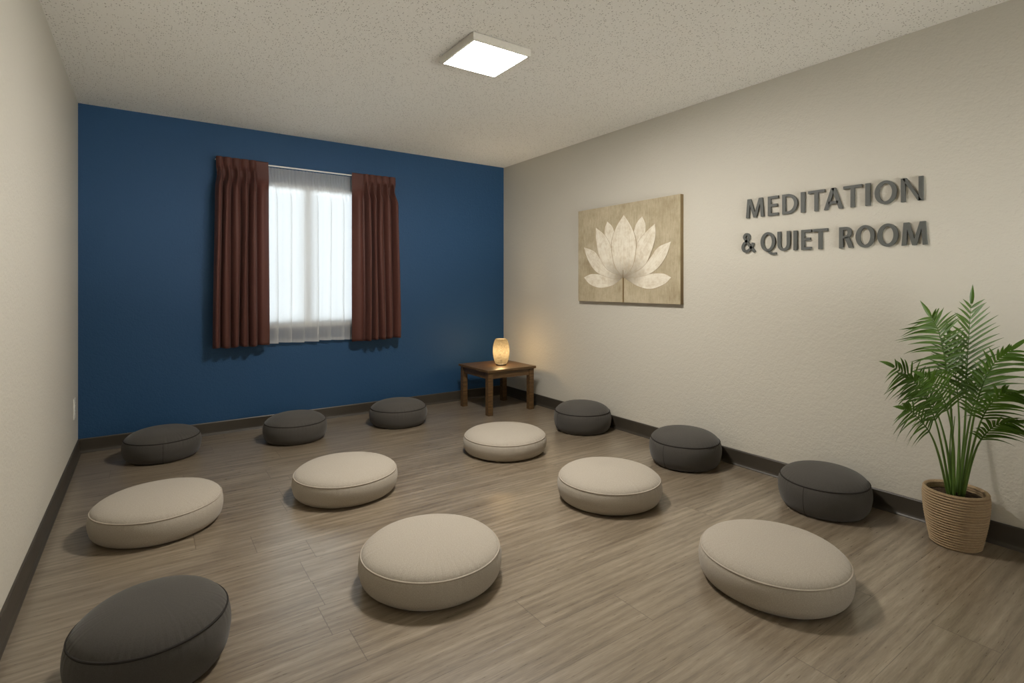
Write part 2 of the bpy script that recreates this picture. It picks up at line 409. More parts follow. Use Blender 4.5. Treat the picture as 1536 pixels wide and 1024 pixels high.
# ------------------------------------------------------------------ curtains and rail
CY = D - 0.088
def curtain(name, label, xt0, xt1, xb0, xb1, zt, zb0, zb1, folds, flat_right):
    root = thing(name, label, 'curtain', ((xt0 + xt1) / 2, CY, zb0), 0, 'maroon drapes at the window')
    ox, oy, oz = root.location
    NS, NZ = 170, 64
    flat = 0.24
    seedp = 0.7 if flat_right else 2.1
    def pt(s, v):
        q = s if flat_right else 1 - s            # q = 0 outer edge, 1 window edge
        t = q / (1 - flat)
        if t <= 1:
            ph = folds * (t + 0.018 * math.sin(5.2 * t + seedp))
            c_ = abs(math.sin(PI * ph))
            head = 0.024 * c_ ** 0.55
            pinch = 0.046 * c_ ** 6
            body = 0.082 * c_ ** 0.6 * (0.85 + 0.15 * math.sin(7 * t + seedp))
        else:
            w_ = (t - 1) / (1 / (1 - flat) - 1)
            head = 0.008; pinch = 0.010; body = 0.052 * math.sin(PI * min(1, w_ * 1.0)) ** .8 * (1 - .45 * w_) + 0.004
        k1 = smooth01((v - 0.035) / 0.045); k2 = smooth01((v - 0.085) / 0.085)
        d = head * (1 - k1) + k1 * (pinch * (1 - k2) + body * k2)
        d *= 1.0 + 0.12 * math.sin(4 * v + 9 * q)
        g = smooth01(v / 0.12) * 0.35 + smooth01((v - .1) / .9) * 0.65
        x0 = xt0 + (xb0 - xt0) * g; x1 = xt1 + (xb1 - xt1) * g
        # the heading flares outwards at the free edge above the pinch
        narrow = 0.016 * math.exp(-((v - 0.095) / 0.04) ** 2)
        if flat_right: x0 += narrow
        else: x1 -= narrow
        x = x0 + (x1 - x0) * s + 0.006 * math.sin(14 * s + 3.0 * v + seedp) * smooth01((v - .1) / .3) * math.sin(PI * s)
        zb = zb0 + (zb1 - zb0) * s + 0.004 * math.sin(17 * s)
        z = zt + (zb - zt) * v
        return (x - ox, CY - d - oy, z - oz)
    def sheet(v0, v1, nz, top, bot):
        bm = bmesh.new(); th = 0.003
        F = [[bm.verts.new(pt(i / NS, v0 + (v1 - v0) * j / nz)) for i in range(NS + 1)] for j in range(nz + 1)]
        B = [[bm.verts.new((v_.co.x, v_.co.y + th, v_.co.z)) for v_ in row] for row in F]
        for j in range(nz):
            for i in range(NS):
                bm.faces.new((F[j][i], F[j][i + 1], F[j + 1][i + 1], F[j + 1][i])); bm.faces.new((B[j][i], B[j + 1][i], B[j + 1][i + 1], B[j][i + 1]))
            bm.faces.new((F[j][0], F[j + 1][0], B[j + 1][0], B[j][0])); bm.faces.new((F[j][NS], B[j][NS], B[j + 1][NS], F[j + 1][NS]))
        for i in range(NS):
            if top: bm.faces.new((F[0][i], B[0][i], B[0][i + 1], F[0][i + 1]))
            if bot: bm.faces.new((F[nz][i], F[nz][i + 1], B[nz][i + 1], B[nz][i]))
        return bm
    mesh_obj('pleated_heading', sheet(0, 0.062, 14, True, False), M['drape'], root, True)
    mesh_obj('drape', sheet(0.062, 1, NZ, False, True), M['drape'], root, True)
    return root
curtain('curtain', 'maroon pinch pleated curtain on the left side of the window', 0.449, 0.831, 0.424, 0.842, 2.222, 0.703, 0.708, 5, True)
curtain('curtain', 'maroon pinch pleated curtain on the right side of the window, nearer the table', 1.530, 1.944, 1.530, 1.992, 2.222, 0.690, 0.708, 5, False)

# sheer between the drapes: gathered voile with overlapping soft folds
root = thing('sheer_curtain', 'translucent white sheer curtain hanging over the bright window between the maroon drapes', 'curtain', (1.18, D - .038, .71))
bm = bmesh.new(); NZ = 46
sx0, sx1, szt, szb = 0.79, 1.575, 2.195, 0.712
NS = 224; NF = 7                     # seven broad folds, each lapping a little over the next
def sheer_pt(s, v):
    u = s * NF; k = min(NF - 1, int(u)); p = u - k
    wob = 0.12 * math.sin(k * 2.3 + 1) * smooth01(v)
    k1 = smooth01((v - 0.03) / 0.16)
    lap = 0.030 + 0.012 * math.sin(k * 1.7)
    if p < .78: q = p / .78; xx = q * (1 + lap * 3); dd = math.sin(PI * q * .5) ** 1.3
    else: q = (p - .78) / .22; xx = (1 + lap * 3) - q * lap * 3; dd = 0.5 + 0.5 * math.cos(PI * q)
    x = sx0 + (sx1 - sx0) * (k + (xx * k1 + p * (1 - k1)) + wob * math.sin(PI * p)) / NF
    gath = abs(math.sin(PI * 30 * s + 1.5 * math.sin(9 * s)))
    d = 0.008 * gath * (1 - .85 * k1) + (0.020 + .004 * math.sin(k * 2.1)) * dd * k1
    z = szt + (szb - szt) * v + (0.004 * math.sin(k * 1.9) - .005 * dd) * smooth01((v - .9) / .1)
    return (x - 1.18, 0.012 - d, z - .71)
G = [[bm.verts.new(sheer_pt(i / NS, j / NZ)) for i in range(NS + 1)] for j in range(NZ + 1)]
for j in range(NZ):
    for i in range(NS): bm.faces.new((G[j][i], G[j][i + 1], G[j + 1][i + 1], G[j + 1][i]))
mesh_obj('voile', bm, M['sheer'], root, True)
bm = bmesh.new()
hem = [[bm.verts.new(Vector(sheer_pt(i / NS, v)) + Vector((0, -.0012, dz))) for i in range(NS + 1)] for v, dz in ((0.983, 0), (1.0, 0))]
for i in range(NS): bm.faces.new((hem[0][i], hem[0][i + 1], hem[1][i + 1], hem[1][i]))
mesh_obj('hem', bm, M['sheer'], root, True)
root = thing('curtain_rail', 'thin white curtain rail along the top of the sheer', 'curtain rail', (1.2, D, 2.2))
bm = bmesh.new(); box(bm, -.755, .755, -.075, -.066, -.004, .007); bevel(bm, .0015)
mesh_obj('track', bm, M['white'], root)
for bx in (-.70, .70):
    bm = bmesh.new(); box(bm, bx - .012, bx + .012, -.066, 0, .0, .010); box(bm, bx - .012, bx + .012, -.004, 0, -.03, .012)
    mesh_obj('bracket', bm, M['white'], root)

# ------------------------------------------------------------------ cushions
BE = [(.80, 0), (.90, .045), (.965, .16), (.992, .32), (1, .46), (.990, .6), (.967, .70)]
BT = [(.967, .70), (.945, .755), (.90, .815), (.82, .872), (.70, .92), (.55, .957), (.36, .985), (.18, .997), (0, 1)]
GE = [(.78, 0), (.88, .045), (.955, .17), (.99, .33), (1, .46), (.985, .6), (.95, .70)]
GT = [(.95, .70), (.92, .745), (.87, .80), (.79, .86), (.68, .912), (.54, .952), (.36, .982), (.18, .996), (0, 1)]
def refine(prof, per=3):
    pts = catmull([(a, b, 0) for a, b in prof], per)
    return [(max(0.0, p.x), p.y) for p in pts]
def make_cushion(mat, cord, body, top, seams, r, h, cr):
    root = bpy.data.objects.new('floor_cushion', None); C.objects.link(root); root.empty_display_size = .1
    N = 128
    def pieces(prof, name, flat_bottom):
        bm = bmesh.new()
        pf = [(a * r, b * h) for a, b in refine(prof)]
        if flat_bottom: pf = [(0, 0.0)] + [(pf[0][0] * .6, 0)] + pf
        def rf(a, rr, z): return (1 + 0.006 * math.sin(3 * a + .5) + 0.004 * math.sin(5 * a + 2), 0.0)
        pk = bm.verts.layers.float.new('pucker')
        rings = lathe(bm, pf, N, rf)
        rn = random.Random(11); lob = [(rn.randint(24, 70), rn.uniform(0, 6.28), rn.uniform(.3, 1)) for _ in range(7)]
        for ring, (pr, pz) in zip(rings, pf):
            near = math.exp(-abs(pz / h - .70) / .13) if pz > 0 else 0
            for i, v_ in enumerate(ring):
                a = 2 * PI * i / N
                v_[pk] = near * sum(am * math.sin(n_ * a + p_) for n_, p_, am in lob) / 3.0
        uvl = bm.loops.layers.uv.new('cloth_uv')
        top_ = name == 'top_panel'
        for f in bm.faces:
            an = [math.atan2(l.vert.co.y, l.vert.co.x) for l in f.loops]
            for l, a in zip(f.loops, an):
                co = l.vert.co
                if top_: l[uvl].uv = (co.x, co.y)
                else:
                    if max(an) - min(an) > PI and a < 0: a += 2 * PI
                    l[uvl].uv = (a * r, co.z + (r - math.hypot(co.x, co.y)) * .5)
        return mesh_obj(name, bm, mat, root, True)
    pieces(body, 'side_band', True)
    pieces(top, 'top_panel', False)
    bm = bmesh.new(); rs, zs = body[-1][0] * r, body[-1][1] * h
    ring = []
    for i in range(N):
        a = 2 * PI * i / N; k_ = 1 + 0.006 * math.sin(3 * a + .5) + 0.004 * math.sin(5 * a + 2)
        ring.append([bm.verts.new(((rs * k_ + cr * math.cos(b)) * math.cos(a), (rs * k_ + cr * math.cos(b)) * math.sin(a), zs + cr * math.sin(b))) for b in (0, PI / 3, 2 * PI / 3, PI, 4 * PI / 3, 5 * PI / 3)])
    for i in range(N):
        A, B = ring[i], ring[(i + 1) % N]
        for q in range(6): bm.faces.new((A[q], A[(q + 1) % 6], B[(q + 1) % 6], B[q]))
    mesh_obj('piping', bm, cord, root, True)
    for a in seams:
        bm = bmesh.new()
        def kk(a_): return 1 + 0.006 * math.sin(3 * a_ + .5) + 0.004 * math.sin(5 * a_ + 2)
        tube(bm, [((x_ * r * kk(a) - .0004) * math.cos(a), (x_ * r * kk(a) - .0004) * math.sin(a), z_ * h) for x_, z_ in refine(body)[2:]], .0016, 6)
        mesh_obj('side_seam', bm, cord, root, True)
    return root
def copy_tree(o):
    c_ = o.copy(); C.objects.link(c_)
    for ch in o.children:
        d_ = ch.copy(); C.objects.link(d_); d_.parent = c_
    return c_
def place(proto, first, x, y, r, h, r0, h0, label, group, seam_phi=None):
    o = proto if first else copy_tree(proto)
    o.location = (x, y, 0); o.scale = (r / r0, r / r0, h / h0)
    tocam = math.atan2(-y, -x)
    o.rotation_euler = (0, 0, tocam + (seam_phi if seam_phi is not None else 1.9))
    return tag(o, label, 'cushion', group)
r0, h0 = .29, .172
pb_ = make_cushion(M['beige'], M['beige_cord'], BE, BT, [], r0, h0, .0036)
beiges = [
 (0.051, 3.173, .283, .178, 'beige floor cushion nearest the left wall, between two dark grey cushions'),
 (0.955, 3.092, .294, .176, 'beige floor cushion out on the floor directly in front of the window'),
 (0.970, 1.993, .290, .170, 'beige floor cushion in the foreground at the centre of the photo'),
 (2.143, 3.195, .302, .167, 'beige floor cushion nearest the wooden corner table'),
 (2.151, 2.153, .290, .174, 'beige floor cushion in front of the middle dark cushion along the right wall'),
 (2.082, 1.161, .282, .172, 'beige floor cushion in the foreground nearest the potted palm')]
for i, (x, y, r, h_, lb) in enumerate(beiges):
    place(pb_, i == 0, x, y, r, h_, r0, h0, lb, 'beige round floor cushions', 1.3 * i)
r1, h1 = .235, .21
pg_ = make_cushion(M['grey'], M['grey_cord'], GE, GT, [0.0], r1, h1, .0036)
greys = [
 (0.014, 2.009, .219, .223, 'dark grey floor cushion in the near left foreground, cut off by the photo edge', 2.6),
 (0.093, 4.452, .236, .203, 'dark grey floor cushion in the far left corner where blue and cream walls meet', 0.0),
 (0.959, 4.373, .234, .206, 'dark grey floor cushion below the window, middle one along the blue wall', 2.5),
 (1.808, 4.361, .247, .208, 'dark grey floor cushion along the blue wall, left of the wooden table', 2.4),
 (2.989, 3.300, .237, .232, 'dark grey floor cushion along the right wall, nearest the wooden table', -1.0),
 (2.992, 2.280, .2335, .234, 'dark grey floor cushion along the right wall, between two other dark ones', -0.60),
 (3.004, 1.393, .221, .225, 'dark grey floor cushion along the right wall, nearest the potted palm', -0.43)]
for i, (x, y, r, h_, lb, ph) in enumerate(greys):
    place(pg_, i == 0, x, y, r, h_, r1, h1, lb, 'dark grey round floor cushions', ph)

# ------------------------------------------------------------------ corner table and lamp
tx, ty, tw, th_ = 2.835, 4.372, 0.53, 0.42
tb = thing('side_table', 'low square brown wooden table in the corner between blue and cream walls', 'table', (tx, ty, 0))
hw = tw / 2
bm = bmesh.new(); box(bm, -hw - .012, hw + .012, -hw - .012, hw + .012, th_ - .022, th_); bevel(bm, .005)
mesh_obj('tabletop', bm, M['wood'], tb)
for sx in (-1, 1):
    for sy in (-1, 1):
        cx_, cy_ = sx * (hw - .030), sy * (hw - .030)
        bm = bmesh.new(); box(bm, cx_ - .026, cx_ + .026, cy_ - .026, cy_ + .026, 0, th_ - .022); bevel(bm, .004)
        mesh_obj('leg', bm, M['wood'], tb)
a_ = hw - .056
for dims in ((-a_, a_, -hw + .012, -hw + .034), (-a_, a_, hw - .034, hw - .012), (-hw + .012, -hw + .034, -a_, a_), (hw - .034, hw - .012, -a_, a_)):
    box_obj('apron', (*dims, th_ - .085, th_ - .022), M['wood'], tb, .002)

lx, ly, lz = 2.862, 4.335, th_
lp = thing('table_lamp', 'small glowing woven table lamp on the wooden corner table', 'lamp', (lx, ly, lz))
bm = bmesh.new(); lathe(bm, [(0, 0), (.050, 0), (.052, .004), (.052, .011), (.047, .014), (0, .014)], 40)
mesh_obj('lamp_base', bm, M['dark'], lp, False)
sh = [(.054, .012), (.066, .035), (.076, .075), (.082, .125), (.081, .165), (.074, .21), (.062, .243), (.053, .257)]
bm = bmesh.new()
pf = refine(sh, 3)
n_ = 64
lathe(bm, pf + [(a - .003, b) for a, b in pf[::-1]] + [pf[0]], n_, lambda a, r, z: (1 + .008 * math.sin(16 * a), 0))
mesh_obj('lamp_shade', bm, M['shade'], lp, True)
bm = bmesh.new(); lathe(bm, [(0, .014), (.012, .014), (.012, .05), (.010, .055), (0, .055)], 24)
mesh_obj('bulb_holder', bm, M['dark'], lp, True)
L = bpy.data.lights.new('lamp_bulb', 'POINT'); L.energy = 19.0; L.color = (1.0, 0.79, 0.50); L.shadow_soft_size = 0.042
lo = bpy.data.objects.new('lamp_bulb', L); C.objects.link(lo); lo.location = (0, 0, .135); lo.parent = lp

# ------------------------------------------------------------------ ceiling light
cl_ = thing('ceiling_light', 'square white flush ceiling light with pale metal frame, switched on', 'ceiling light', (1.556, 2.520, H))
q = .183
bm = bmesh.new()
for dims in ((-q, q, -q, -q + .014), (-q, q, q - .014, q), (-q, -q + .014, -q + .014, q - .014), (q - .014, q, -q + .014, q - .014)):
    box(bm, *dims, -.045, -.004)
bevel(bm, .002)
mesh_obj('light_frame', bm, M['fixture'], cl_)
box_obj('mounting_plate', (-.13, .13, -.13, .13, -.02, 0), M['fixture'], cl_)
box_obj('back_plate', (-q + .014, q - .014, -q + .014, q - .014, -.03, -.02), M['fixture'], cl_)
bm = bmesh.new(); e_ = q - .0145; NQ = 16
gv = [[bm.verts.new((-e_ + 2 * e_ * i / NQ, -e_ + 2 * e_ * j / NQ, -.0435 - .009 * (1 - abs(2 * i / NQ - 1) ** 4) * (1 - abs(2 * j / NQ - 1) ** 4))) for i in range(NQ + 1)] for j in range(NQ + 1)]
for j in range(NQ):
    for i in range(NQ): bm.faces.new((gv[j][i], gv[j + 1][i], gv[j + 1][i + 1], gv[j][i + 1]))
mesh_obj('diffuser', bm, M['diffuser'], cl_, True, keep=True)

# ------------------------------------------------------------------ outlet on the left wall
ol = thing('wall_outlet', 'white outlet plate low on the left wall near the blue wall', 'outlet', (XL, 4.605, .37))
bm = bmesh.new(); box(bm, 0, .006, -.042, .042, -.068, .068); bevel(bm, .002)
mesh_obj('cover_plate', bm, M['outlet'], ol)
for z in (-.028, .028):
    bm = bmesh.new(); box(bm, .005, .0085, -.017, .017, z - .015, z + .015); bevel(bm, .0015)
    so = mesh_obj('socket', bm, M['outlet'], ol)
    bm = bmesh.new()
    for yy in (-.007, .007): box(bm, .008, .0088, yy - .0012, yy + .0012, z - .004, z + .007)
    mesh_obj('slots', bm, M['dark'], so)

# ------------------------------------------------------------------ lotus canvas on the right wall
ca = 0.035
bm = bmesh.new(); uvp = bm.loops.layers.uv.new('petal_uv')
cy0, cy1, cz0, cz1 = 2.484, 3.597, 1.060, 1.868
vs = box(bm, XR - ca, XR, cy0, cy1, cz0, cz1, 1)
bm.faces.ensure_lookup_table()
for f in bm.faces:
    if abs(f.calc_center_median().x - (XR - ca)) < 1e-4: f.material_index = 0
def petal(left, right, layer):
    x = XR - ca - .0008 * layer
    a = catmull([(0, y, z) for y, z in left], 8); b = catmull([(0, y, z) for y, z in right], 8)
    n = len(a); nu = 6
    g = []
    for i in range(n):
        row = []
        for j in range(nu + 1):
            p_ = a[i].lerp(b[i], j / nu); row.append(bm.verts.new((x - .0004 * math.sin(PI * j / nu), p_.y, p_.z)))
        g.append(row)
    for i in range(n - 1):
        for j in range(nu):
            f = bm.faces.new((g[i][j], g[i][j + 1], g[i + 1][j + 1], g[i + 1][j])); f.material_index = 2; f.smooth = True
            for lp_, (ii, jj) in zip(f.loops, ((i, j), (i, j + 1), (i + 1, j + 1), (i + 1, j))): lp_[uvp].uv = (jj / nu, ii / (n - 1))
petal([(3.047, 1.345), (3.162, 1.439), (3.254, 1.595), (3.262, 1.677), (3.23, 1.741)], [(3.047, 1.389), (3.085, 1.504), (3.139, 1.621), (3.17, 1.692), (3.23, 1.741)], 1)
petal([(3.024, 1.388), (2.965, 1.519), (2.926, 1.658), (2.893, 1.71), (2.846, 1.743)], [(3.024, 1.344), (2.921, 1.45), (2.829, 1.575), (2.811, 1.669), (2.846, 1.743)], 1)
petal([(3.062, 1.257), (3.162, 1.201), (3.308, 1.176), (3.436, 1.205), (3.521, 1.27)], [(3.062, 1.257), (3.178, 1.273), (3.3, 1.293), (3.427, 1.3), (3.521, 1.27)], 2)
petal([(3.024, 1.257), (2.878, 1.268), (2.768, 1.29), (2.642, 1.29), (2.565, 1.258)], [(3.024, 1.254), (2.907, 1.197), (2.768, 1.169), (2.636, 1.204), (2.565, 1.258)], 2)
petal([(3.05, 1.257), (3.194, 1.259), (3.367, 1.318), (3.471, 1.429), (3.519, 1.539)], [(3.05, 1.272), (3.178, 1.337), (3.308, 1.428), (3.384, 1.497), (3.519, 1.539)], 3)
petal([(3.04, 1.271), (2.864, 1.328), (2.768, 1.411), (2.688, 1.491), (2.566, 1.526)], [(3.04, 1.257), (2.85, 1.269), (2.714, 1.314), (2.617, 1.409), (2.566, 1.526)], 3)
petal([(3.05, 1.264), (3.226, 1.332), (3.325, 1.447), (3.364, 1.591), (3.367, 1.701)], [(3.05, 1.278), (3.147, 1.393), (3.186, 1.532), (3.259, 1.63), (3.367, 1.701)], 4)
petal([(3.04, 1.271), (2.936, 1.385), (2.893, 1.536), (2.809, 1.616), (2.717, 1.673)], [(3.04, 1.26), (2.836, 1.344), (2.754, 1.453), (2.711, 1.576), (2.717, 1.673)], 4)
petal([(3.047, 1.262), (3.147, 1.37), (3.181, 1.544), (3.131, 1.677), (3.039, 1.775)], [(3.043, 1.262), (2.936, 1.363), (2.903, 1.536), (2.95, 1.666), (3.039, 1.775)], 5)
box(bm, XR - ca - .0055, XR - ca, 3.041, 3.052, cz0, 1.262, 3)
box(bm, XR - ca - .0057, XR - ca - .003, 3.0445, 3.0475, 1.262, 1.325, 3)
tag(mesh_obj('canvas_picture', bm, [M['canvas'], M['canvas_edge'], M['petal'], M['paint_line']], keep=True), 'tan canvas painting of a pale lotus flower on the cream right wall', 'painting')

# ------------------------------------------------------------------ raised lettering
def glyph(ch, w, h, s):
    """list of 2D polygons / strips for one letter; s = stem width"""
    t = s * .80; P = []
    def rect(x0, x1, y0, y1): P.append([(x0, y0), (x1, y0), (x1, y1), (x0, y1)])
    def strip(outer, inner):
        for i in range(len(outer) - 1): P.append([outer[i], outer[i + 1], inner[i + 1], inner[i]])
    def arc(cx, cy, rx, ry, a0, a1, n=28): return [(cx + rx * math.cos(a0 + (a1 - a0) * i / n), cy + ry * math.sin(a0 + (a1 - a0) * i / n)) for i in range(n + 1)]
    if ch == 'I': rect(0, w, 0, h)
    elif ch == 'T': rect(0, w, h - t, h); rect(w / 2 - s / 2, w / 2 + s / 2, 0, h - t)
    elif ch == 'E': rect(0, s, 0, h); rect(s, w, 0, t); rect(s, w, h - t, h); rect(s, w * .90, h * .53 - t / 2, h * .53 + t / 2)
    elif ch == 'M':
        o_ = .08 * w
        P.append([(0, 0), (o_, h), (o_ + s * 1.15, h), (w / 2, .27 * h), (w / 2 - s * .45, 0), (o_ + s * .80, .70 * h), (s, 0)])
        P.append([(w, 0), (w - o_, h), (w - o_ - s * 1.15, h), (w / 2, .27 * h), (w / 2 + s * .45, 0), (w - o_ - s * .80, .70 * h), (w - s, 0)][::-1])
        P.append([(w / 2 - s * .45, 0), (w / 2 + s * .45, 0), (w / 2, .27 * h)])
    elif ch == 'N': rect(0, s * .95, 0, h); rect(w - s * .95, w, 0, h); P.append([(s * .3, h), (s * 1.15, h), (w - s * .3, 0), (w - s * 1.15, 0)])
    elif ch == 'A':
        P.append([(0, 0), (w / 2 - s * .58, h), (w / 2 + s * .42, h), (s * 1.05, 0)])
        P.append([(w, 0), (w / 2 + s * .58, h), (w / 2 - s * .42, h), (w - s * 1.05, 0)])
        rect(w * .24, w * .76, h * .25, h * .25 + t)
    elif ch in 'OQ':
        strip(arc(w / 2, h / 2, w / 2, h * .515, 0, 2 * PI, 56), arc(w / 2, h / 2, w / 2 - s * 1.02, h * .515 - t, 0, 2 * PI, 56))
        if ch == 'Q':
            c_ = catmull([(.50 * w, .02 * h, 0), (.62 * w, -.08 * h, 0), (.82 * w, -.145 * h, 0), (1.07 * w, -.135 * h, 0)], 6)
            up = [(p_.x, p_.y + t * .42) for p_ in c_]; dn = [(p_.x, p_.y - t * .42) for p_ in c_]
            strip(up, dn)
    elif ch == 'D':
        rect(0, s, 0, h); rect(s, .36 * w, 0, t); rect(s, .36 * w, h - t, h)
        strip(arc(.36 * w, h / 2, .64 * w, h / 2, -PI / 2, PI / 2), arc(.36 * w, h / 2, .64 * w - s, h / 2 - t, -PI / 2, PI / 2))
    elif ch == 'U':
        rect(0, s, .36 * h, h); rect(w - s, w, .36 * h, h)
        strip(arc(w / 2, .36 * h, w / 2, .375 * h, PI, 2 * PI), arc(w / 2, .36 * h, w / 2 - s, .375 * h - t, PI, 2 * PI))
    elif ch == 'R':
        rect(0, s, 0, h); yb = .46 * h; ry = (h - yb) / 2; bw = .88 * w
        rect(s, bw - ry * .9, yb, yb + t * .9); rect(s, bw - ry * .9, h - t, h)
        strip(arc(bw - ry * .9, yb + ry, ry * .9, ry, -PI / 2, PI / 2), arc(bw - ry * .9, yb + ry, ry * .9 - s, ry - t, -PI / 2, PI / 2))
        P.append([(.38 * w, yb + t * .4), (.38 * w + s * 1.15, yb + t * .4), (w, 0), (w - s * 1.15, 0)])
    elif ch == '&':
        c_ = catmull([(.97 * w, .0 * h, 0), (.66 * w, .30 * h, 0), (.34 * w, .64 * h, 0), (.22 * w, .82 * h, 0), (.30 * w, .955 * h, 0), (.46 * w, .965 * h, 0), (.57 * w, .84 * h, 0), (.46 * w, .66 * h, 0),
                      (.20 * w, .47 * h, 0), (.10 * w, .27 * h, 0), (.20 * w, .09 * h, 0), (.42 * w, .05 * h, 0), (.66 * w, .17 * h, 0), (.80 * w, .34 * h, 0), (.86 * w, .50 * h, 0)], 8)
        a, b = [], []
        for i, p_ in enumerate(c_):
            tg = (c_[min(i + 1, len(c_) - 1)] - c_[max(i - 1, 0)]).normalized(); nn = Vector((-tg.y, tg.x, 0)) * s * .43
            a.append(((p_ + nn).x, (p_ + nn).y)); b.append(((p_ - nn).x, (p_ - nn).y))
        strip(a, b)
    return P
sign = thing('wall_lettering', 'raised dark grey lettering MEDITATION & QUIET ROOM on the cream right wall', 'sign', (XR, 1.52, 1.40))
ROW1 = [('M', 1.984, 1.863), ('E', 1.836, 1.770), ('D', 1.744, 1.651), ('I', 1.631, 1.608), ('T', 1.588, 1.497), ('A', 1.499, 1.398), ('T', 1.395, 1.301), ('I', 1.284, 1.261), ('O', 1.239, 1.137), ('N', 1.118, 1.022)]
ROW2 = [('&', 2.017, 1.923), ('Q', 1.884, 1.789), ('U', 1.774, 1.696), ('I', 1.675, 1.654), ('E', 1.629, 1.570), ('T', 1.562, 1.478), ('R', 1.417, 1.344), ('O', 1.332, 1.239), ('O', 1.226, 1.131), ('M', 1.115, 1.004)]
for row, za, zb, cap in ((ROW1, 1.638, 1.630, .122), (ROW2, 1.416, 1.402, .119)):
    for ch, ya, yb in row:
        zz = za + (zb - za) * (row[0][1] - ya) / (row[0][1] - row[-1][2])
        bm = bmesh.new(); w_ = ya - yb
        for poly in glyph(ch, w_, cap, .0200):
            f_ = [bm.verts.new((-.013, (ya - px) - 1.52, zz + py - 1.40)) for px, py in poly]
            b_ = [bm.verts.new((0.0, v_.co.y, v_.co.z)) for v_ in f_]
            bm.faces.new(f_); bm.faces.new(b_[::-1]); n = len(f_)
            for i in range(n): bm.faces.new((f_[i], b_[i], b_[(i + 1) % n], f_[(i + 1) % n]))
        lt = mesh_obj('letter', bm, M['letter'], sign)
        lt['label'] = 'ampersand' if ch == '&' else 'letter ' + ch

# ------------------------------------------------------------------ potted palm
PX, PY = 3.083, 0.850
palm = thing('potted_palm', 'green areca palm in a coiled straw basket against the right wall', 'plant', (PX, PY, 0))
# basket: stacked coils
bm = bmesh.new(); coils = 21; BH = .256
def brad(t): return .095 + .030 * math.sin(min(1, t * 1.10) * PI / 2) - .003 * smooth01((t - .85) / .15)
prof = [(0, 0.003), (.080, 0.003), (.088, 0.0)]
for k in range(coils):
    for q in range(6):
        t = (k + q / 6) / coils; prof.append((brad(t) - .0110 + .0118 * abs(math.sin(PI * q / 6)), .003 + t * (BH - .003)))
prof += [(brad(1) - .002, BH), (brad(1) - .008, BH + .001), (brad(1) - .012, BH - .004)]
for k in range(10):
    for q in range(4):
        t = 1 - (k + q / 4) / 10 * .42; prof.append((brad(t) - .014 - .003 * abs(math.sin(PI * q / 4)), t * BH - .004))
NB = 96
rings = lathe(bm, prof, NB, lambda a, r, z: (1 + .006 * math.sin(2 * a + 1) + .0035 * math.sin(48 * a + z * 900), 0))
uvl = bm.loops.layers.uv.new('cloth_uv')
for f in bm.faces:
    an = [math.atan2(l.vert.co.y, l.vert.co.x) for l in f.loops]
    for l, a in zip(f.loops, an):
        if max(an) - min(an) > PI and a < 0: a += 2 * PI
        l[uvl].uv = (a, l.vert.co.z * 8)
mesh_obj('basket', bm, M['basket'], palm, True)
bm = bmesh.new(); rn = random.Random(5)
lathe(bm, [(.1125, .220), (.098, .226), (.07, .230), (.04, .233), (0, .234)], 40, lambda a, r, z: (1, rn.uniform(-.004, .005)))
mesh_obj('soil', bm, M['soil'], palm, True)

